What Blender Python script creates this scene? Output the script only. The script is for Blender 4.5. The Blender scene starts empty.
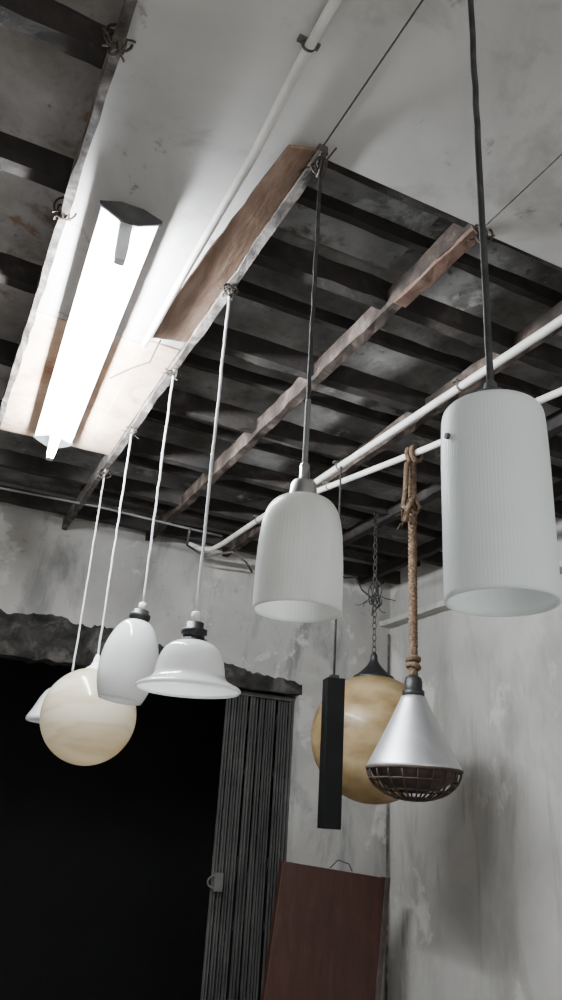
import bpy, bmesh, math, random
from mathutils import Vector, Matrix, noise
random.seed(4)
C = bpy.context.scene.collection
F = 765.0; CZ = 1.6; H = 1.3; TOP = CZ + H
# ---------------------------------------------------------------- camera basis
Zr = Vector((120, 1842, -765)).normalized()
Yr = Vector((-399, -296, -765)); Yr = (Yr - Zr*Yr.dot(Zr)).normalized()
Xr = Yr.cross(Zr)
CAM = Vector((0, 0, CZ))
def ray(px, py):
    v = Vector((px-281, 500-py, -F)); return Vector((Xr.dot(v), Yr.dot(v), Zr.dot(v)))
def at_z(px, py, z): d = ray(px, py); return CAM + d*((z-CZ)/d.z)
def at_y(px, py, y): d = ray(px, py); return CAM + d*(y/d.y)
def at_x(px, py, x): d = ray(px, py); return CAM + d*(x/d.x)
def depth(p): q = p-CAM; return -(q.x*Xr.z + q.y*Yr.z + q.z*Zr.z)
def z_on(X, Y, py):
    A = Xr*X + Yr*Y; k = 500-py
    return CZ - (k*A.z + F*A.y)/(k*Zr.z + F*Zr.y)
def rad(X, Y, z, px): return px*depth(Vector((X, Y, z)))/F
cd = bpy.data.cameras.new('camera'); cam = bpy.data.objects.new('camera', cd); C.objects.link(cam)
M3 = Matrix((Xr, Yr, Zr)); cam.matrix_world = Matrix.Translation(CAM) @ M3.to_4x4()
cd.sensor_fit = 'VERTICAL'; cd.sensor_height = 36; cd.lens = F*36/1000; cd.clip_start = .02
bpy.context.scene.camera = cam
# ---------------------------------------------------------------- materials
def newmat(name):
    m = bpy.data.materials.new(name); m.use_nodes = True
    nt = m.node_tree; return m, nt, nt.nodes['Principled BSDF'], nt.nodes['Material Output']
def ramp(nt, stops):
    r = nt.nodes.new('ShaderNodeValToRGB'); e = r.color_ramp.elements
    while len(e) > 1: e.remove(e[-1])
    e[0].position = stops[0][0]; e[0].color = (*stops[0][1], 1)
    for p, c in stops[1:]:
        q = e.new(p); q.color = (*c, 1)
    return r
def g(v, t=(1, 1, 1)): return (v*t[0], v*t[1], v*t[2])
def mottle(name, stops, scale=2, rough=.85, bump=.15, bscale=25, stretch=(1, 1, 1), patch=None, metal=0, spec=.3, dist=.6):
    m, nt, b, out = newmat(name); L = nt.links.new; N = nt.nodes.new
    tc = N('ShaderNodeTexCoord'); mp = N('ShaderNodeMapping'); mp.inputs['Scale'].default_value = stretch
    L(tc.outputs['Object'], mp.inputs['Vector'])
    n = N('ShaderNodeTexNoise'); n.inputs['Scale'].default_value = scale; n.inputs['Detail'].default_value = 9
    n.inputs['Roughness'].default_value = .62; n.inputs['Distortion'].default_value = dist
    L(mp.outputs[0], n.inputs['Vector']); r = ramp(nt, stops); L(n.outputs[0], r.inputs[0]); col = r.outputs[0]
    if patch:
        for (ps, lo, hi, pc, pst) in patch:
            mp2 = N('ShaderNodeMapping'); mp2.inputs['Scale'].default_value = pst; mp2.inputs['Location'].default_value = (ps, 3.1, 1.7)
            L(tc.outputs['Object'], mp2.inputs['Vector'])
            n2 = N('ShaderNodeTexNoise'); n2.inputs['Scale'].default_value = ps; n2.inputs['Detail'].default_value = 9; n2.inputs['Roughness'].default_value = .65; n2.inputs['Distortion'].default_value = .3
            L(mp2.outputs[0], n2.inputs['Vector'])
            r2 = ramp(nt, [(lo, (0, 0, 0)), (hi, (1, 1, 1))]); L(n2.outputs[0], r2.inputs[0])
            mx = N('ShaderNodeMix'); mx.data_type = 'RGBA'; L(r2.outputs[0], mx.inputs[0]); L(col, mx.inputs[6]); mx.inputs[7].default_value = (*pc, 1)
            col = mx.outputs[2]
    L(col, b.inputs['Base Color']); b.inputs['Roughness'].default_value = rough; b.inputs['Metallic'].default_value = metal
    b.inputs['Specular IOR Level'].default_value = spec
    nb = N('ShaderNodeTexNoise'); nb.inputs['Scale'].default_value = bscale; nb.inputs['Detail'].default_value = 6; L(mp.outputs[0], nb.inputs['Vector'])
    bp = N('ShaderNodeBump'); bp.inputs['Strength'].default_value = bump; bp.inputs['Distance'].default_value = .01
    L(nb.outputs[0], bp.inputs['Height']); L(bp.outputs[0], b.inputs['Normal'])
    return m
def shade_mat(name, stops, scale=6, rough=.3, trans=.45, stretch=(1, 1, 1), bump=0, coat=.3, grad=None):
    m, nt, b, out = newmat(name); L = nt.links.new; N = nt.nodes.new
    tc = N('ShaderNodeTexCoord'); mp = N('ShaderNodeMapping'); mp.inputs['Scale'].default_value = stretch; L(tc.outputs['Object'], mp.inputs[0])
    n = N('ShaderNodeTexNoise'); n.inputs['Scale'].default_value = scale; n.inputs['Detail'].default_value = 6; L(mp.outputs[0], n.inputs['Vector'])
    r = ramp(nt, stops); col = r.outputs[0]
    if grad:   # tint changes along the height of the glass, edge broken up by the noise
        sp = N('ShaderNodeSeparateXYZ'); L(tc.outputs['Object'], sp.inputs[0]); ma = N('ShaderNodeMath'); ma.operation = 'MULTIPLY_ADD'
        ma.inputs[1].default_value = grad; ma.inputs[2].default_value = 0; L(sp.outputs[2], ma.inputs[0])
        ad = N('ShaderNodeMath'); ad.operation = 'ADD'; L(ma.outputs[0], ad.inputs[0]); L(n.outputs[0], ad.inputs[1]); L(ad.outputs[0], r.inputs[0])
    else: L(n.outputs[0], r.inputs[0])
    L(col, b.inputs['Base Color'])
    b.inputs['Roughness'].default_value = rough; b.inputs['Coat Weight'].default_value = coat; b.inputs['Coat Roughness'].default_value = .12
    t = N('ShaderNodeBsdfTranslucent'); L(col, t.inputs[0]); mx = N('ShaderNodeMixShader'); mx.inputs[0].default_value = trans
    L(b.outputs[0], mx.inputs[1]); L(t.outputs[0], mx.inputs[2]); L(mx.outputs[0], out.inputs[0])
    return m
W1 = (1, .96, .90)
MT = {}
MT['panel'] = mottle('painted_ceiling_board', [(.3, g(.32, (1, .97, .92))), (.5, g(.42, (1, .97, .93))), (.7, g(.49, W1))], 1.8,
                     patch=[(3.0, .54, .75, g(.20, (1, .92, .84)), (1, 1, 1)), (8, .62, .70, g(.15, (1, .88, .78)), (1, 1, 1))], bump=.08)
MT['stain'] = mottle('stained_lit_board', [(.3, (.34, .21, .14)), (.5, (.54, .40, .30)), (.7, (.62, .55, .48))], 4, patch=[(7, .58, .70, (.26, .14, .09), (1, 1, 1))])  # brown stains, with the peach tone of tube light put into the colour
MT['deck'] = mottle('stained_deck', [(.34, g(.08, (1, .93, .86))), (.44, g(.13, (1, .94, .88))), (.54, g(.19, (1, .96, .91))), (.66, g(.27, (1, .98, .95)))], 4.0,
                    patch=[(3.4, .50, .66, g(.065, (1, .88, .76)), (1, 1, 1)), (7, .60, .66, g(.32, (1, .97, .93)), (1, 1, 1)), (22, .60, .70, g(.08, (1, .85, .7)), (1, 1, 1))], bump=.5, dist=.2)
MT['deck2'] = mottle('brown_grey_deck', [(.32, g(.22, (1, .89, .80))), (.48, g(.34, (1, .92, .86))), (.6, g(.44, (1, .94, .9))), (.7, g(.52))], 3.4,
                     patch=[(4.2, .52, .62, (.17, .13, .105), (1, 1, 1)), (7, .60, .66, (.27, .17, .115), (1, 1, 1)), (20, .62, .72, g(.15, (1, .85, .7)), (1, 1, 1))], bump=.5, dist=.2)
MT['peel'] = mottle('peeling_board', [(.34, g(.16)), (.46, g(.24, (1, .97, .94))), (.6, g(.34, (1, .98, .95)))], 5,
                    patch=[(6, .53, .62, g(.11, (1, .88, .78)), (1, 1, 1)), (5, .60, .65, g(.46), (1, 1, 1))], bump=.4, dist=.2)
MT['joist'] = mottle('dark_joist', [(.3, g(.012)), (.6, (.034, .028, .025)), (.8, (.09, .08, .073))], 9, bump=.6)
MT['joist2'] = mottle('brown_joist', [(.38, (.014, .010, .008)), (.52, (.040, .028, .022)), (.68, (.12, .092, .078))], 11, bump=.6, dist=.2)
MT['batten'] = mottle('grey_batten', [(.36, (.03, .026, .024)), (.52, (.09, .078, .07)), (.68, (.24, .22, .20))], 14, bump=.5)
MT['board'] = mottle('brown_board', [(.3, (.14, .085, .058)), (.55, (.25, .16, .115)), (.75, (.36, .27, .21))], 5, stretch=(4, 1, 1), bump=.2)
MT['board2'] = mottle('dark_red_board', [(.35, (.06, .032, .022)), (.55, (.13, .075, .054)), (.7, (.2, .14, .11))], 10, bump=.4)
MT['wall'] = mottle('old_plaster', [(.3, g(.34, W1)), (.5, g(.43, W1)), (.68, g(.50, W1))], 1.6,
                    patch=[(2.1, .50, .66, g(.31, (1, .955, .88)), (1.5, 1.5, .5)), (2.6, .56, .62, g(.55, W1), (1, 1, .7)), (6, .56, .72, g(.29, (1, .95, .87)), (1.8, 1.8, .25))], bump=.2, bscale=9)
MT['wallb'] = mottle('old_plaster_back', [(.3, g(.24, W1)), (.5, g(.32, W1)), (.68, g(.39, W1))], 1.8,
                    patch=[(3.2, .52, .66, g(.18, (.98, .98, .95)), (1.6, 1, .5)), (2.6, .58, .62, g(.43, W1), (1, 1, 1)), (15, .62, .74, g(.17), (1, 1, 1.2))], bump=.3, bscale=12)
MT['rubble'] = mottle('broken_plaster_edge', [(.34, g(.008)), (.52, g(.028, (1, .90, .80))), (.68, g(.085, (1, .93, .87)))], 11, bump=.9)
MT['dark'] = mottle('dark_room', [(.3, g(.003)), (.7, g(.006))], 2, bump=0)  # gloom of the unlit room behind is put into this near-black colour
MT['floor'] = mottle('floor_concrete', [(.3, g(.22)), (.7, g(.35))], 2)
MT['pipe'] = mottle('white_conduit', [(.35, g(.46, W1)), (.6, g(.62, W1)), (.8, g(.70))], 8, rough=.5, bump=.02)
MT['black'] = mottle('black_plastic', [(.4, g(.012)), (.7, g(.02))], 10, rough=.45, bump=.02)
MT['blackm'] = mottle('black_metal', [(.4, g(.003)), (.7, g(.006))], 5, rough=.55, bump=.02, spec=.1)
MT['cordb'] = mottle('dark_cord', [(.4, g(.02)), (.7, g(.05))], 20, rough=.7)
MT['cordw'] = mottle('pale_cord', [(.4, g(.42)), (.7, g(.55))], 20, rough=.6)
MT['chrome'] = mottle('brushed_chrome', [(.4, g(.55)), (.7, g(.72))], 10, rough=.28, metal=1, bump=0)
MT['alu'] = mottle('aluminium', [(.4, g(.46)), (.7, g(.62))], 4, rough=.45, metal=.8, bump=.03)
MT['whitep'] = mottle('white_plastic', [(.4, g(.65)), (.7, g(.75))], 4, rough=.4, bump=0)
MT['rust'] = mottle('dark_wire', [(.3, (.025, .02, .017)), (.7, (.07, .055, .045))], 20, rough=.7)
MT['cage'] = mottle('rusty_guard_wire', [(.3, (.02, .015, .012)), (.6, (.055, .036, .027)), (.8, (.11, .066, .044))], 30, rough=.75)
MT['lens'] = mottle('dark_guard_fill', [(.3, (.022, .015, .012)), (.6, (.06, .042, .033)), (.8, (.12, .09, .075))], 14, rough=.6)  # dark tone standing in for the shade inside the wire guard
MT['rope'] = mottle('jute_rope', [(.3, (.06, .036, .022)), (.6, (.14, .09, .055)), (.8, (.25, .175, .115))], 40, bump=.8, bscale=150)
MT['gate'] = mottle('grey_gate_paint', [(.3, g(.03)), (.6, g(.085, W1)), (.8, g(.15))], 8, stretch=(1, 1, .4), rough=.7)
MT['sleeve'] = mottle('grey_sleeve', [(.3, g(.10)), (.6, g(.15)), (.8, g(.2))], 8, rough=.6)
MT['redwood'] = mottle('red_brown_wood', [(.3, (.026, .010, .007)), (.55, (.042, .016, .011)), (.8, (.06, .028, .02))], 5, stretch=(5, 1, 1), rough=.4, spec=.4)
MT['edge'] = mottle('worn_dark_edge', [(.3, (.025, .018, .015)), (.7, (.08, .062, .054))], 9)
MT['frost'] = shade_mat('frosted_ribbed_glass', [(.3, (.80, .83, .82)), (.7, (.87, .895, .885))], 4, .42, .48, coat=.15)
MT['alab'] = shade_mat('marbled_white_glass', [(.3, (.73, .735, .71)), (.5, (.83, .835, .81)), (.7, (.91, .915, .90))], 11, .35, .5, (1, 1, .4))
MT['opal'] = shade_mat('opal_white_glass', [(.3, (.84, .84, .83)), (.7, (.91, .91, .90))], 3, .12, .5, coat=.8)
MT['cream'] = shade_mat('cream_marbled_glass', [(.30, (.62, .51, .34)), (.42, (.74, .66, .51)), (.50, (.68, .60, .45)), (.56, (.80, .74, .62)), (.75, (.84, .80, .71))], 2.4, .2, .5, (1, 1, 5.0), coat=.5, grad=.75)
MT['amber'] = shade_mat('aged_amber_glass', [(.32, (.22, .14, .06)), (.48, (.38, .27, .135)), (.66, (.52, .40, .23))], 6, .4, .4, (1, 1, 1.8), coat=.1)
def emis(name, col, s):
    m, nt, b, out = newmat(name); b.inputs['Base Color'].default_value = (*col, 1)
    b.inputs['Emission Color'].default_value = (*col, 1); b.inputs['Emission Strength'].default_value = s; return m
MT['tube'] = emis('lit_tube', (.90, .955, 1), 680)
MT['refl'] = mottle('white_enamel', [(.4, g(.75)), (.7, g(.82))], 3, rough=.35, bump=0)
MT['encap'] = mottle('dark_cap_backlit_plate', [(.4, g(.04)), (.7, g(.08))], 9, rough=.6)  # dark grey lamp cap; on the end plates, backlit shade put into the colour
# ---------------------------------------------------------------- mesh builder
class MB:
    def __init__(s): s.b = bmesh.new()
    def box(s, a, c, rot=None):
        a = Vector(a); c = Vector(c); ce = (a+c)/2; h = (c-a)/2; vs = []
        for z in (-1, 1):
            for x, y in ((-1, -1), (1, -1), (1, 1), (-1, 1)):
                v = Vector((x*h.x, y*h.y, z*h.z))
                if rot is not None: v = rot @ v
                vs.append(s.b.verts.new(ce+v))
        for f in ((0, 3, 2, 1), (4, 5, 6, 7), (0, 1, 5, 4), (1, 2, 6, 5), (2, 3, 7, 6), (3, 0, 4, 7)): s.b.faces.new([vs[i] for i in f])
        return s
    def beam(s, p0, p1, w, h, jit=.003, n=None):
        # ragged timber: ring of 4 jittered corners along a path; h is upward from the path
        p0 = Vector(p0); p1 = Vector(p1); d = (p1-p0); L = d.length; d.normalize(); n = n or max(2, int(L/.06))
        side = d.cross(Vector((0, 0, 1))).normalized(); prev = None
        for i in range(n+1):
            c = p0 + d*(L*i/n); off = [(-w/2, 0), (w/2, 0), (w/2, h), (-w/2, h)]
            ring = [s.b.verts.new(c + side*(u+random.uniform(-jit, jit)) + Vector((0, 0, v+random.uniform(-jit, jit)))) for u, v in off]
            if prev:
                for k in range(4): s.b.faces.new((prev[k], prev[(k+1) % 4], ring[(k+1) % 4], ring[k]))
            else: s.b.faces.new(ring)
            prev = ring
        s.b.faces.new(prev[::-1]); return s
    def tube(s, pts, r, seg=10, closed=False):
        pts = [Vector(p) for p in pts]; n = len(pts); prev = None; first = None; up = None
        for i, p in enumerate(pts):
            if closed: t = (pts[(i+1) % n]-pts[i-1])
            else: t = pts[min(i+1, n-1)]-pts[max(i-1, 0)]
            t.normalize()
            if up is None: up = t.orthogonal().normalized()
            else: up = (up - t*up.dot(t)).normalized()
            q = t.cross(up); rr = r[i] if isinstance(r, (list, tuple)) else r
            ring = [s.b.verts.new(p + (up*math.cos(a)+q*math.sin(a))*rr) for a in [2*math.pi*k/seg for k in range(seg)]]
            if prev:
                for k in range(seg): s.b.faces.new((prev[k], prev[(k+1) % seg], ring[(k+1) % seg], ring[k]))
            elif not closed: s.b.faces.new(ring[::-1])
            else: first = ring
            prev = ring
        if closed:
            for k in range(seg): s.b.faces.new((prev[k], prev[(k+1) % seg], first[(k+1) % seg], first[k]))
        else: s.b.faces.new(prev)
        return s
    def lathe(s, X, Y, prof, seg=64, ribs=0, amp=0, cap=False):
        prev = None
        for r, z in prof:
            ring = []
            for k in range(seg):
                a = 2*math.pi*k/seg; rr = r*(1 + (amp*math.cos(ribs*a) if ribs else 0)); ring.append(s.b.verts.new((X+rr*math.cos(a), Y+rr*math.sin(a), z)))
            if prev:
                for k in range(seg): s.b.faces.new((prev[k], ring[k], ring[(k+1) % seg], prev[(k+1) % seg]))
            elif cap: s.b.faces.new(ring)
            prev = ring
        if cap: s.b.faces.new(prev[::-1])
        return s
    def torus(s, c, R, r, ax, seg=16, rs=6, sc=1.0):
        c = Vector(c); ax = Vector(ax).normalized(); u = ax.orthogonal().normalized() if abs(ax.z) > .5 else Vector((0, 0, 1)); v = ax.cross(u)
        return s.tube([c + u*math.cos(a)*R*sc + v*math.sin(a)*R for a in [2*math.pi*k/seg for k in range(seg)]], r, rs, True)
    def tilt(s, ang, piv):
        bmesh.ops.rotate(s.b, verts=s.b.verts, cent=Vector(piv), matrix=Matrix.Rotation(ang, 3, 'Y')); return s
    def build(s, name, mat, parent=None, smooth=False, solid=0, bevel=0, origin=None):
        bmesh.ops.remove_doubles(s.b, verts=s.b.verts, dist=1e-6); bmesh.ops.recalc_face_normals(s.b, faces=s.b.faces)
        o0 = Vector((0, 0, 0))
        if parent: 
            p = parent
            while p.parent: p = p.parent
            o0 = p.location.copy()
        elif origin is not None: o0 = Vector(origin)
        for v in s.b.verts: v.co -= o0
        me = bpy.data.meshes.new(name); s.b.to_mesh(me); s.b.free(); me.materials.append(MT[mat])
        if smooth:
            for f in me.polygons: f.use_smooth = True
        o = bpy.data.objects.new(name, me); C.objects.link(o)
        if parent: o.parent = parent
        else: o.location = o0
        if solid:
            m = o.modifiers.new('thickness', 'SOLIDIFY'); m.thickness = solid; m.offset = 0
        if bevel:
            m = o.modifiers.new('bevel', 'BEVEL'); m.width = bevel; m.segments = 2; m.limit_method = 'ANGLE'
        return o
def thing(name, label, cat, loc, group=None):
    o = bpy.data.objects.new(name, None); C.objects.link(o); o.location = loc; o.empty_display_size = .05
    o['label'] = label; o['category'] = cat
    if group: o['group'] = group
    return o
def tag(o, label, cat, group=None):
    o['label'] = label; o['category'] = cat
    if group: o['group'] = group
    return o
def struct(o): o['kind'] = 'structure'; return o
TR = [0]
def trim(mb, mat, label=None, **k):
    TR[0] += 1; o = struct(mb.build('trim_%d' % TR[0], mat, **k))
    if label: o['label'] = label
    return o
# ---------------------------------------------------------------- room shell
BY = 2.87*H; RX = 1.89*H; XL = -1.7; YN = -1.4; DK = TOP + .14
BX0 = .066*H; BX1 = .403*H; BX2 = .737*H; BX3 = 1.07*H; BX4 = 1.4*H; BX5 = 1.73*H; YE = .83*H
struct(MB().box((XL, YN, -.1), (RX, BY, 0)).build('floor', 'floor'))
struct(MB().box((RX, YN, 0), (RX+.15, BY+.18, DK)).build('wall_right', 'wall'))
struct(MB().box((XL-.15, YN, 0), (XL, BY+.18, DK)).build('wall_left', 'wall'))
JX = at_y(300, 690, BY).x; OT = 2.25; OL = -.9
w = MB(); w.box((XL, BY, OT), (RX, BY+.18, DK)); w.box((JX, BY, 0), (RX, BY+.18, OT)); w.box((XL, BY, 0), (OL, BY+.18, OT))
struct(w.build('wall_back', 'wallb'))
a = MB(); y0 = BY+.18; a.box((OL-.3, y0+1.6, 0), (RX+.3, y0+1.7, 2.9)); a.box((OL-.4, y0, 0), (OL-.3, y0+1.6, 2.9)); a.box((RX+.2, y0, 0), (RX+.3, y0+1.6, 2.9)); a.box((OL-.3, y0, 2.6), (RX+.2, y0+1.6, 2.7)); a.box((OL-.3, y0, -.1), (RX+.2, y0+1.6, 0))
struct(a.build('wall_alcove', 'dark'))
struct(MB().box((BX0, YN, DK), (RX, BY+.18, DK+.08)).build('ceiling', 'deck'))
struct(MB().box((XL, YN, DK), (BX0, BY+.18, DK+.08)).build('ceiling', 'deck2'))
struct(MB().box((BX1+.01, YE-.1, DK-.012), (BX2-.01, 1.13*H-.01, DK-.001)).build('ceiling', 'peel'))
# intact boards nailed under the joists
PZ = TOP-.02
def panel(x0, x1, y0, y1, mat='panel', n=18):
    m = MB(); m.box((x0, y0, PZ), (x1, y1, PZ+.012)); return struct(m.build('ceiling', mat))
panel(BX0+.004, BX1-.002, YN, .55); panel(BX0+.004, BX1-.002, .554, 1.95); panel(BX0+.004, BX1-.002, 1.954, 2.14*H, 'stain')
panel(BX1+.002, BX2-.002, YN, YE); panel(BX2+.002, BX3-.002, YN, YE+.01); panel(BX3+.002, BX5, YN, YE-.01)
# long joists
for x, m_, w_ in ((-.62*H, 'joist', .036), (-.27*H, 'joist', .036), (BX2, 'joist2', .032), (BX3, 'joist2', .032), (BX4, 'joist', .036), (BX5, 'joist', .036)):
    trim(MB().beam((x, YN if x < 0 else YE-.05, PZ+.012), (x, BY, PZ+.012), w_, .06, .003), m_)
trim(MB().beam((BX2+.002, YE-.02, PZ+.002), (BX2+.002, YE+.34, PZ+.004), .036, .012, .0025), 'board2')
for k, yy in enumerate((.20, .5, .85, 1.13, 1.46, 1.80, 2.13, 2.47, 2.8)):
    y = yy*H
    if yy < .8: trim(MB().beam((XL, y, PZ+.04), (BX0, y, PZ+.04), .036, .05, .002), 'joist')
    else: trim(MB().beam((XL, y, PZ+.03), (RX, y, PZ+.03), .038, .07, .0025), 'joist')
# thin cross members halfway between the main ones
for yy in (.99, 1.30, 1.63, 1.97, 2.30, 2.64):
    y = yy*H; trim(MB().beam((BX1, y, PZ+.085), (RX, y, PZ+.085), .022, .04, .002), 'joist')
trim(MB().beam((BX0, YN, PZ-.02), (BX0, BY, PZ-.02), .018, .05, .0025), 'batten')
trim(MB().beam((BX1, YE-.03, PZ-.022), (BX1, BY, PZ-.022), .022, .06, .0028), 'batten')
# brown strip hanging under the seam
m = MB(); n = 16; prev = None
for i in range(n+1):
    t = i/n; y = YE-.02 + t*.80; xl = .345*H - t*.045*H + random.uniform(-.002, .002); xr = BX1-.012
    r4 = [m.b.verts.new((xl, y, PZ-.035)), m.b.verts.new((xr, y, PZ-.012)), m.b.verts.new((xr, y, PZ-.004)), m.b.verts.new((xl, y, PZ-.027))]
    if prev:
        for k in range(4): m.b.faces.new((prev[k], prev[(k+1) % 4], r4[(k+1) % 4], r4[k]))
    else: m.b.faces.new(r4)
    prev = r4
m.b.faces.new(prev[::-1]); trim(m, 'board')
trim(MB().box((BX1-.11, 1.92, PZ-.006), (BX1-.015, 2.75, PZ)), 'stain')
trim(MB().beam((RX-.035, 0, 2.66), (RX-.035, BY, 2.66), .07, .03, .002), 'wall')
# broken lintel over the opening
m = MB(); nx, nz = 190, 14; gridv = []
for i in range(nx+1):
    X = OL + (JX+.01-OL)*i/nx; zt = 2.425 if X < .55 else (2.425-.06*(X-.55)/.59 if X < 1.14 else 2.365-.10*(X-1.14)/.75)
    tp = min(1, max(.08, (JX+.01-X)/.6))
    zt += .026*noise.noise(Vector((X*4, 0, 0))) + .026*noise.noise(Vector((X*16, 3, 0))) + .012*noise.noise(Vector((X*50, 3, 0))); zb = 2.21+.015*noise.noise(Vector((X*4, 9, 0)))+.010*noise.noise(Vector((X*19, 9, 0)))
    row = [m.b.verts.new((X, BY+.16, zb+.01))]
    for j in range(nz+1):
        t = j/nz; z = zb+(zt-zb)*t; bulge = .026*tp*min(1, (1-t)*3)*min(1, t*6+.4)
        y = BY-.003 - bulge*(.8+.5*noise.noise(Vector((X*7, z*9, 2)))) - .012*tp*noise.noise(Vector((X*30, z*34, 2)))*(0 if j == nz else 1)
        row.append(m.b.verts.new((X, y, z)))
    gridv.append(row)
for i in range(nx):
    for j in range(len(gridv[0])-1): m.b.faces.new((gridv[i][j], gridv[i+1][j], gridv[i+1][j+1], gridv[i][j+1]))
m.b.faces.new(gridv[-1])
trim(m, 'rubble')
# ---------------------------------------------------------------- knots / ties
def knot(mb, c, s, seed, loops=3, r=.0025):
    rnd = random.Random(seed); c = Vector(c)
    for _ in range(loops):
        mb.torus(c+Vector((rnd.uniform(-1, 1), rnd.uniform(-1, 1), rnd.uniform(-1, .6)))*s*.35, s*rnd.uniform(.35, .7), r, (rnd.uniform(-1, 1), rnd.uniform(-1, 1), rnd.uniform(-.4, .4)), 14, 5, rnd.uniform(.6, 1.5))
    for _ in range(loops):
        p = c.copy(); pts = [p]; d = Vector((rnd.uniform(-1, 1), rnd.uniform(-1, 1), rnd.uniform(-1, .3)))
        for k in range(6):
            d = (d+Vector((rnd.uniform(-1, 1), rnd.uniform(-1, 1), rnd.uniform(-1, 1)))*.6).normalized(); p = p+d*s*.24; p.z = min(p.z, PZ-.004); pts.append(p.copy())
        mb.tube(pts, r*.8, 5)
    return mb
def cord(X, Y, z0, z1, r, wig=.0015, seed=1):
    rnd = random.Random(seed); n = 24
    return [(X + (wig*rnd.uniform(-1, 1) if 0 < i < n else 0), Y + (wig*rnd.uniform(-1, 1) if 0 < i < n else 0), z0+(z1-z0)*i/n) for i in range(n+1)]
def prof(X, Y, pts): 
    o = []
    for rp, py in pts:
        z = z_on(X, Y, py); o.append((max(rad(X, Y, z, rp), .0004), z))
    return o
def smoothp(pts, k=4):
    out = []
    for i in range(len(pts)-1):
        p0 = pts[max(i-1, 0)]; p1 = pts[i]; p2 = pts[i+1]; p3 = pts[min(i+2, len(pts)-1)]
        for j in range(k):
            t = j/k
            out.append(tuple(.5*((2*p1[q])+(-p0[q]+p2[q])*t+(2*p0[q]-5*p1[q]+4*p2[q]-p3[q])*t*t+(-p0[q]+3*p1[q]-3*p2[q]+p3[q])*t**3) for q in (0, 1)))
    out.append(pts[-1]); return out
BZ = PZ-.022
ROW = 'glass pendants hung in a row from the ceiling batten'
# a. ribbed cylinder
LX = BX1-.007; Y = .448*H; zt = z_on(LX, Y, 392)
t = thing('pendant_lamp', 'tall ribbed frosted glass cylinder pendant on a black cord, nearest lamp', 'pendant lamp', (LX, Y, z_on(LX, Y, 603)), ROW)
MB().tube(cord(LX, Y, PZ, zt, .004, .0005), .0042, 8).build('cord', 'cordb', t, True)
knot(MB(), (LX, Y, PZ-.012), .03, 5).build('hook', 'rust', t)
MB().lathe(LX, Y, prof(LX, Y, [(3, 380), (6, 384), (8, 393), (17, 396), (22, 403), (22, 412)]), 32, cap=True).build('cap', 'encap', t, True)
MB().lathe(LX, Y, smoothp(prof(LX, Y, [(14, 411), (38, 412), (45.5, 415), (48.3, 422), (49.6, 438), (51.2, 472), (52.5, 520), (54, 570), (54.5, 603)]), 4), 576, 96, .0020).build('lamp_shade', 'frost', t, True, solid=.0035)
z = z_on(LX, Y, 447); r_ = rad(LX, Y, z, 50); aa = math.atan2(-Y, -LX)-.95
MB().tube([(LX+r_*.97*math.cos(aa), Y+r_*.97*math.sin(aa), z), (LX+r_*1.10*math.cos(aa), Y+r_*1.10*math.sin(aa), z)], .0035, 8).build('fixing_screw', 'rust', t)
# b. bullet bell
LX = BX1+.008; Y = .827*H
t = thing('pendant_lamp', 'frosted white bullet shaped glass pendant with chrome cap beside the ribbed cylinder', 'pendant lamp', (LX, Y, z_on(LX, Y, 610)), ROW)
MB().tube(cord(LX, Y, BZ, z_on(LX, Y, 478), .003, .0008), .0042, 8).build('cord', 'cordb', t, True)
MB().tube(cord(LX, Y, z_on(LX, Y, 400), z_on(LX, Y, 478), .003, 0), .0052, 8).build('cord_sleeve', 'sleeve', t, True)
knot(MB(), (LX, Y, BZ-.012), .035, 7, 5).build('hook', 'rust', t)
MB().lathe(LX, Y, prof(LX, Y, [(2.5, 462), (5, 466), (5, 480), (11, 482), (13, 485), (14, 499), (14, 502)]), 32, cap=True).build('cap', 'chrome', t, True)
MB().lathe(LX, Y, smoothp(prof(LX, Y, [(12, 500), (24, 502), (32, 508), (37.5, 520), (40.5, 538), (42.5, 563), (43.5, 590), (43.8, 612)]), 5), 384, 64, .002).build('lamp_shade', 'alab', t, True, solid=.003)
def hat(LX, Y, pts, label, y_cord, cr, sock, pin, seed, ang=0):
    t = thing('pendant_lamp', label, 'pendant lamp', (LX, Y, z_on(LX, Y, pts[-1][1])), ROW)
    zp = z_on(LX, Y, y_cord); pv = (LX, Y, zp)
    MB().tube(cord(LX, Y, BZ, zp-.002, cr, .001, seed), cr, 7).build('cord', 'cordw', t, True)
    knot(MB(), (LX, Y, BZ-.01), .028, seed, 4).build('hook', 'rust', t)
    MB().lathe(LX, Y, prof(LX, Y, pin), 20, cap=True).tilt(ang, pv).build('cord_grip', 'whitep', t, True)
    MB().lathe(LX, Y, prof(LX, Y, sock), 32, cap=True).tilt(ang, pv).build('lamp_socket', 'black', t, True)
    MB().lathe(LX, Y, smoothp(prof(LX, Y, pts), 5), 96).tilt(ang, pv).build('lamp_shade', 'opal', t, True, solid=.003)
    return t
hat(BX1-.004, 1.183*H, [(9, 642), (18, 643.5), (26, 649), (31, 658), (33.5, 668), (35, 676), (39, 681), (45.5, 684.5), (50.5, 687), (52, 689), (51.3, 690.5)],
    'opal white bell shade with a wide flared brim on a white cord', 612, .0036,
    [(5, 622), (9, 623), (9, 629), (13, 630), (13, 634), (11, 635), (11, 639), (14, 640), (14, 645)], [(3.5, 612), (4.5, 613), (4.5, 623)], 11)
hat(BX1-.001, 1.54*H, [(8, 622), (14, 625), (20.5, 634), (26, 649), (27.8, 665), (27.3, 681), (24.5, 693), (21, 702)],
    'narrow egg shaped white glass shade open at the bottom between brimmed shade and globe', 603, .0034,
    [(4, 610), (8, 611), (8, 614), (10.5, 615), (10.5, 619), (9, 620), (9.5, 625)], [(3, 603), (3.8, 604), (3.8, 611)], 12, math.radians(6))
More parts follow.
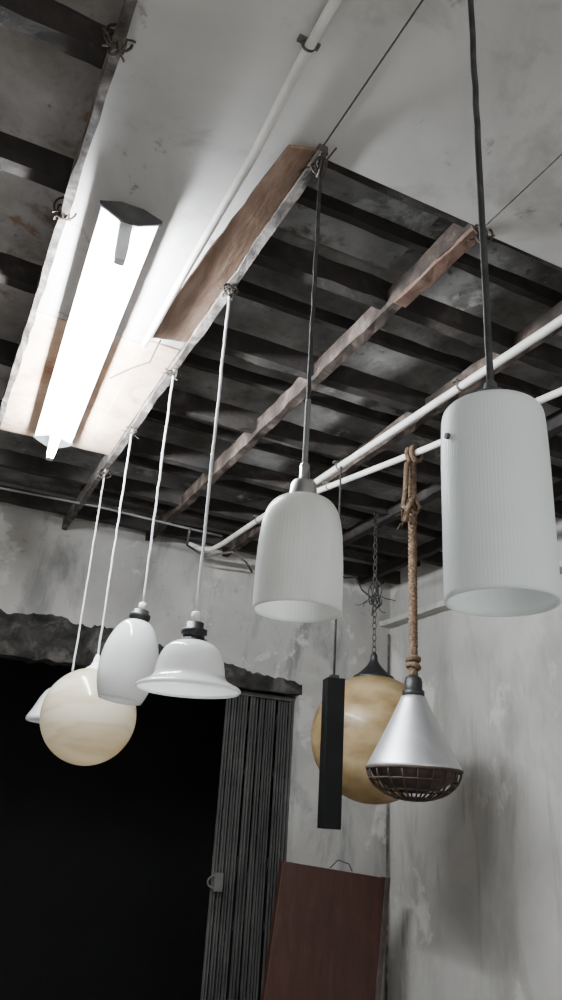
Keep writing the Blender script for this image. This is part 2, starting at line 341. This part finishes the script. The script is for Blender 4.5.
hat(BX1, 2.21*H, [(7, 688), (14, 689), (21, 692), (26, 699), (30, 707), (33.5, 714), (37, 720), (36.5, 723)],
    'white brimmed glass shade almost hidden behind the cream globe, farthest left', 676, .0036,
    [(4, 679), (7, 680), (8.5, 683), (8, 687), (9, 690)], [(2.6, 674), (3, 675), (3, 680)], 13)
# e. cream globe
LX = BX1-.004; Y = 1.894*H; zc = z_on(LX, Y, 716); R = rad(LX, Y, zc, 47)
t = thing('pendant_lamp', 'round glass globe pendant, white above and cream below, on a thin cord', 'pendant lamp', (LX, Y, zc), ROW)
MB().tube(cord(LX, Y, BZ, zc+R+.02, .003, .001), .0034, 7).build('cord', 'cordw', t, True)
knot(MB(), (LX, Y, BZ-.01), .028, 15, 4).build('hook', 'rust', t)
MB().lathe(LX, Y, [(.004, zc+R+.045), (.009, zc+R+.035), (.012, zc+R+.02), (.018, zc+R+.008), (.035, zc+R-.004), (.036, zc+R-.008)], 32, cap=True).build('neck', 'whitep', t, True)
MB().lathe(LX, Y, [(max(R*math.sin(a), .0005), zc+R*math.cos(a)) for a in [math.pi*k/40 for k in range(41)]], 80).build('globe_shade', 'cream', t, True)
# ---------------------------------------------------------------- fluorescent fixture
FZ = 2.842
P0 = at_z(131, 214, FZ); P1 = at_z(53, 440, FZ); ax = (P1-P0); Lf = ax.length; ax.normalize(); sd = ax.cross(Vector((0, 0, 1))).normalized(); U = Vector((0, 0, 1))
t = thing('fluorescent_light', 'lit fluorescent tube in a long white reflector hung under the ceiling', 'light fixture', (P0+P1)/2)
def sweep(mb, sec, s0, s1, closed=False):
    A = [mb.b.verts.new(P0+ax*s0+sd*x+U*z) for x, z in sec]; B = [mb.b.verts.new(P0+ax*s1+sd*x+U*z) for x, z in sec]; n = len(sec)
    for k in range(n if closed else n-1): mb.b.faces.new((A[k], A[(k+1) % n], B[(k+1) % n], B[k]))
    if closed: mb.b.faces.new(A); mb.b.faces.new(B[::-1])
    return mb
sweep(MB(), [(-.066, 0), (-.063, .002), (-.024, .014), (.024, .014), (.063, .002), (.066, 0)], 0, Lf).build('reflector', 'refl', t, solid=.0015)
sweep(MB(), [(-.022, .0155), (.022, .0155), (.022, .03), (-.022, .03)], .03, Lf-.03, True).build('ballast_housing', 'refl', t)
for s0, s1 in ((-.006, .0), (Lf, Lf+.006)):
    sweep(MB(), [(-.020, -.030), (.020, -.030), (.072, -.004), (.072, .004), (.026, .02), (-.026, .02), (-.072, .004), (-.072, -.004)], s0, s1, True).build('end_plate', 'encap', t)  # plates coloured dark to stand for their backlit side
for s0, s1 in ((.055, .08), (Lf-.03, Lf-.004)):
    sweep(MB(), [(-.012, -.086), (.012, -.086), (.014, -.05), (.014, .013), (-.014, .013), (-.014, -.05)], s0, s1, True).build('tube_holder', 'whitep', t)
MB().tube([P0+ax*.08-U*.07, P1-ax*.03-U*.07], .013, 20).build('tube', 'tube', t, True)
for s_ in (.25, Lf-.25):
    c = P0+ax*s_; c.z = 0; m = MB(); m.box(c+Vector((-.012, -.02, FZ+.028)), c+Vector((.012, .02, PZ+.006))); m.build('bracket', 'batten', t)
# ---------------------------------------------------------------- conduits
def clips(mb_pts, root, r, up=False):
    for p in mb_pts: 
        m = MB(); p = Vector(p); m.torus(p, r*1.15, r*.3, (.15, 1, 0), 16, 5); m.box(p+Vector((-r*2.2, -r*.7, r*.7)), p+Vector((r*2.2, r*.7, r*1.2))); m.build('saddle_clip', 'batten', root)
cz = PZ-.013
t = thing('conduit_pipe', 'white conduit pipe running beside the brown board toward the lit tube', 'pipe', (.3*H, .8, cz))
MB().tube([(.298*H, YN, cz), (.298*H, .3, cz), (.30*H, .9, cz-.006), (.303*H, 1.1, cz-.03), (.303*H, 1.5, cz-.028), (.305*H, 1.89, cz-.03)], .0095, 12).build('pipe', 'pipe', t, True)
clips([(.298*H, .15, cz), (.299*H, .86, cz-.004)], t, .0095)
pz = 2.84
A = at_z(562, 320, pz); B = at_z(240, 532, pz); d = (A-B)
t = thing('conduit_pipe', 'upper long white conduit pipe running back to the rear wall above the rope lamp', 'pipe', B)
Bw = at_z(212, 551, pz)
MB().tube([A+d*1.1, A, B, B+(Bw-B)*.6, Bw+Vector((-.01, -.03, 0)), Bw+Vector((-.06, 0, 0)), Bw+Vector((-.12, .02, .02))], .0125, 12).build('pipe', 'pipe', t, True)
clips([A+(B-A)*k for k in (.2, .55, .9)], t, .0125)
cz2 = 2.806
Pc = at_z(562, 391, cz2); Qc = at_z(318, 491, cz2); e = Pc-Qc
t = thing('conduit_pipe', 'lower white conduit pipe that carries the jute rope, slanting to meet the upper pipe', 'pipe', Qc)
MB().tube([Pc+e*1.2, Pc, Qc+e*.5+Vector((0, 0, -.008)), Qc, Qc-e*.12], .0115, 12).build('pipe', 'pipe', t, True)
clips([Qc+e*.06], t, .0115)
p0 = at_z(-60, 474, 2.875); p1 = at_z(0, 488, 2.87); p2 = at_z(100, 507, 2.86); p3 = at_z(182, 527, 2.855); p4 = at_z(222, 536, 2.862)
tag(MB().tube([p0, p1, p2, p3, p4], .006, 8).build('thin_cable', 'sleeve', smooth=True, origin=p2), 'thin grey cable crossing the dark ceiling corner at far left', 'cable')
q = [at_z(190, 529, 2.852), at_z(187, 545, 2.83), at_z(204, 556, 2.81), at_z(232, 552, 2.82), at_z(246, 562, 2.8), at_z(252, 572, 2.79)]
tag(MB().tube(q, .0055, 8).build('loose_cable', 'batten', smooth=True, origin=q[2]), 'pale cable curling down near the rear end of the upper conduit', 'cable')
q = [at_y(318, 575, BY-.004), at_y(330, 568, BY-.01), at_y(345, 578, BY-.1), at_y(356, 577, BY-.1), at_y(362, 590, BY-.12), at_y(374, 600, BY-.12), at_y(372, 615, BY-.1), at_y(380, 604, BY-.1), at_y(377, 588, BY-.06), at_y(384, 582, BY-.004)]
tag(MB().tube(q, .005, 6).build('loose_cable', 'cordb', smooth=True, origin=q[2]), 'dark tangled cable dangling near the wall corner above the beige globe', 'cable')
q = [(.335*H, 1.86, PZ-.03), at_z(158, 345, PZ-.05), at_z(150, 362, PZ-.06), at_z(132, 368, PZ-.04), at_z(110, 378, PZ-.001)]
tag(MB().tube(q, .0025, 6).build('loose_wire', 'cordb', smooth=True, origin=q[1]), 'thin dark wire looping from the end of the brown board', 'wire')
for (px, py, s, lb) in ((122, 45, .026, 'rusty wire tie on the left batten near the top of the photo'), (70, 215, .023, 'rusty wire tie on the left batten beside the tube light'), (466, 228, .025, 'rusty wire tie on the brown joist beside the black cord')):
    c = at_z(px, py, PZ-.010); c.x = BX0 if px < 300 else BX2; m = knot(MB(), c, s, px, 6, .0026)
    m.torus((c.x, c.y, PZ+.004 if px < 300 else PZ+.02), .026, .0028, (0, 1, .1), 16, 5, 1.2)
    tag(m.build('wire_tie', 'rust', origin=c), lb, 'wire tie')
# ---------------------------------------------------------------- rope lamp
D = at_z(412, 453, cz2); X, Y = D.x, D.y
t = thing('pendant_lamp', 'silver cone industrial pendant with dark wire guard hung on jute rope', 'pendant lamp', (X, Y, z_on(X, Y, 801)))
z0 = z_on(X, Y, 461); z1 = z_on(X, Y, 676)
m = MB()
for k in range(3):
    pts = []
    for i in range(121):
        s_ = i/120; a_ = s_*34*2*math.pi/3*1.5 + k*2.094; pts.append((X+.008*math.cos(a_), Y+.008*math.sin(a_), z0+(z1-z0)*s_))
    m.tube(pts, .008, 6)
m.build('rope', 'rope', t, True)
for q_, (oy, tl) in enumerate(((0, 0), (-.02, .2))):
    MB().torus((X+.004*q_, Y+oy, cz2-.01), .026, .009, (e.x, e.y, tl), 18, 7).build('rope_loop', 'rope', t, True)
zz = z_on(X, Y, 500)
loop = [(X-.004, Y, 2.775), (X-.03, Y-.01, 2.75), (X-.035, Y-.01, zz+.02), (X-.038, Y, zz-.03), (X, Y-.022, zz-.06), (X+.018, Y-.016, zz-.03), (X-.012, Y-.022, zz), (X-.03, Y-.015, zz-.045), (X-.036, Y-.01, zz-.09)]
MB().tube(loop, .0095, 7).build('rope_end', 'rope', t, True)
m = MB(); rnd = random.Random(8)
for _ in range(14):
    p = Vector((X-.03, Y-.01, zz-.02-.07*rnd.random())); m.tube([p, p+Vector((rnd.uniform(-.03, .02), rnd.uniform(-.02, .01), -.02)), p+Vector((rnd.uniform(-.045, .03), rnd.uniform(-.02, .01), -.045))], .0012, 4)
m.build('rope_fray', 'rope', t)
zk = z_on(X, Y, 660)
for q_ in (0, 1): MB().torus((X, Y, zk-.02*q_), .017, .009, (.3*q_, .3-.3*q_, 1), 14, 6).build('rope_knot', 'rope', t, True)
MB().lathe(X, Y, prof(X, Y, [(5, 676), (8, 678), (9, 682), (9, 690), (11, 691), (11, 697)]), 32, cap=True).build('lamp_socket', 'black', t, True)
MB().lathe(X, Y, prof(X, Y, [(9, 696), (12, 697), (13, 700), (21, 717), (34, 743), (45, 764), (46.5, 767), (46.5, 770)]), 96).build('lamp_shade', 'alu', t, True, solid=.002)
m = MB(); zr = z_on(X, Y, 770); zlo = z_on(X, Y, 801); R = rad(X, Y, zr, 47)
def gp(a, t_): return (X+R*math.cos(a)*math.cos(t_)**.95, Y+R*math.sin(a)*math.cos(t_)**.95, zr+(zlo-zr)*math.sin(t_))
for k in range(10):
    a_ = math.pi*k/10+.1; m.tube([gp(a_, math.pi/2*j/8) for j in range(8)]+[(X, Y, zlo)]+[gp(a_+math.pi, math.pi/2*(7-j)/8) for j in range(8)], .0028, 6)
for t_ in (0, .35, .75, 1.15):
    m.tube([gp(2*math.pi*k/40, t_) for k in range(40)], .0028 if t_ else .005, 6, True)
m.build('wire_guard', 'cage', t, True)
MB().lathe(X, Y, [(R*.92*math.cos(a)+.0005, zr+.004+(zlo-zr)*.78*math.sin(a)) for a in [math.pi/2*k/10 for k in range(11)]], 64).build('guard_shade_fill', 'lens', t, True)  # dish added so the inside of the guard looks shaded, no real lens
# black square tube
D = at_z(341, 466, 2.83); X, Y = D.x, D.y; z1 = z_on(X, Y, 679); z0 = z_on(X, Y, 829)
t = thing('pendant_lamp', 'long slim black square tube pendant hanging in front of the beige globe', 'pendant lamp', (X, Y, z0))
rot = Matrix.Rotation(math.radians(-14), 3, 'Z')
m = MB(); m.box((X-.031, Y-.031, z0), (X+.031, Y+.031, z1), rot); m.build('lamp_body', 'blackm', t, bevel=.003)
MB().box((X-.014, Y-.014, z1-.002), (X+.014, Y+.014, z1+.012), rot).build('cap', 'black', t)
MB().tube([(X, Y, 2.828), (X, Y, z1)], .004, 8).build('cord', 'cordb', t, True)
# beige globe
X, Y = 1.745, 2.13*H; zc = z_on(X, Y, 738); R = rad(X, Y, zc, 62)
t = thing('pendant_lamp', 'large aged beige glass globe with a black conical cap on a chain', 'pendant lamp', (X, Y, zc))
MB().lathe(X, Y, [(max(R*math.sin(a), .0005), zc+R*math.cos(a)) for a in [math.pi*k/40 for k in range(41)]], 80).build('globe_shade', 'amber', t, True)
MB().lathe(X, Y, smoothp([(.004, zc+R+.10), (.014, zc+R+.085), (.018, zc+R+.06), (.034, zc+R+.035), (.062, zc+R+.008), (.085, zc+R-.008), (.085, zc+R-.02)]), 40, cap=True).build('cap', 'black', t, True)
m = MB(); zt = zc+R+.10; nl = int((PZ+.035-zt)/.026); 
for k in range(nl+1): m.torus((X, Y, zt+.008+k*.026), .009, .0022, (1, 0, 0) if k % 2 else (0, 1, 0), 12, 5, 1.8)
m.build('chain', 'rust', t, True)
knot(MB(), (X, Y, z_on(X, Y, 596)), .07, 21, 4, .0026).build('tangled_wire', 'cordb', t)
# ---------------------------------------------------------------- folding gate
gy = BY+.07; gx0 = at_y(226, 700, gy).x; gx1 = JX-.004
t = thing('folding_gate', 'grey steel folding gate bunched against the right side of the dark opening', 'gate', ((gx0+gx1)/2, gy, 0))
n = 12; rg = random.Random(3)
for k in range(n):
    x = gx0+.012+(gx1-gx0-.024)*k/(n-1) + (rg.uniform(-.006, .006) if 0 < k < n-1 else 0); m = MB(); yy = gy + rg.uniform(-.01, .01)
    m.box((x-.010, yy-.009, .02), (x-.005, yy+.009, 2.2)); m.box((x+.005, yy-.009, .02), (x+.010, yy+.009, 2.2)); m.box((x-.010, yy+.006, .02), (x+.010, yy+.009, 2.2)); m.build('picket', 'gate', t)
for zc_ in (.5, 1.25, 1.95):
    m = MB()
    for k in range(n-1):
        xa = gx0+.012+(gx1-gx0-.024)*k/(n-1); xb = gx0+.012+(gx1-gx0-.024)*(k+1)/(n-1)
        m.tube([(xa, gy+.024, zc_-.16), (xb, gy+.024, zc_+.16)], .003, 5); m.tube([(xb, gy+.028, zc_-.16), (xa, gy+.028, zc_+.16)], .003, 5)
    m.build('lattice_strap', 'gate', t)
MB().box((gx0-.005, gy-.022, 2.18), (gx1, gy+.022, 2.2)).build('top_rail', 'gate', t)
h = at_y(214, 882, gy-.03); m = MB(); m.torus((h.x, h.y, h.z), .032, .005, (0, 1, 0), 18, 6, .8); m.box((h.x, h.y-.004, h.z-.04), (h.x+.045, h.y+.012, h.z+.04)); m.build('pull_handle', 'gate', t)
# ---------------------------------------------------------------- red-brown panel
py_ = 3.42; TL = at_y(283, 861, py_); TRp = at_y(391, 879, py_); ux = (TRp-TL); W = ux.length; ux.normalize(); dn = Vector((ux.z, 0, -ux.x)); hl = TRp.z/abs(dn.z)
BR = TRp+dn*hl; t = thing('wooden_panel', 'red brown wooden door panel leaning tilted in the wall corner below the globe', 'door panel', BR)
def slab(a0, a1, b0, b1, y0, y1):
    m = MB(); vs = []
    for y in (y0, y1):
        for a_, b_ in ((a0, b0), (a1, b0), (a1, b1), (a0, b1)):
            p = TL+ux*a_+dn*b_; vs.append(m.b.verts.new((p.x, y, p.z)))
    for f in ((0, 3, 2, 1), (4, 5, 6, 7), (0, 1, 5, 4), (1, 2, 6, 5), (2, 3, 7, 6), (3, 0, 4, 7)): m.b.faces.new([vs[i] for i in f])
    return m
slab(0, W-.034, 0, hl-.01, py_, py_+.035).build('board', 'redwood', t, bevel=.003)
slab(W-.033, W-.006, -.004, hl, py_-.006, py_+.04).build('edge_strip', 'edge', t, bevel=.003)
q = [at_y(330, 868, py_-.005), at_y(338, 860, py_-.012), at_y(349, 864, py_-.012), at_y(352, 871, py_-.01)]
tag(MB().tube(q, .0028, 6).build('loose_wire', 'cordb', smooth=True, origin=q[0]), 'short dark wire curled over the top of the red brown panel', 'wire')
xx = RX-.02
tag(MB().tube([(xx, BY-.02, 0), (xx, BY-.02, 2.62)], .006, 8).build('corner_cable', 'batten', smooth=True, origin=(xx, BY-.02, 0)), 'thin grey cable running up the corner of the two walls', 'cable')
# ---------------------------------------------------------------- world
wd = bpy.data.worlds.new('world'); bpy.context.scene.world = wd; wd.use_nodes = True
bg = wd.node_tree.nodes['Background']; bg.inputs[0].default_value = (.98, .99, .98, 1); bg.inputs[1].default_value = 1.7
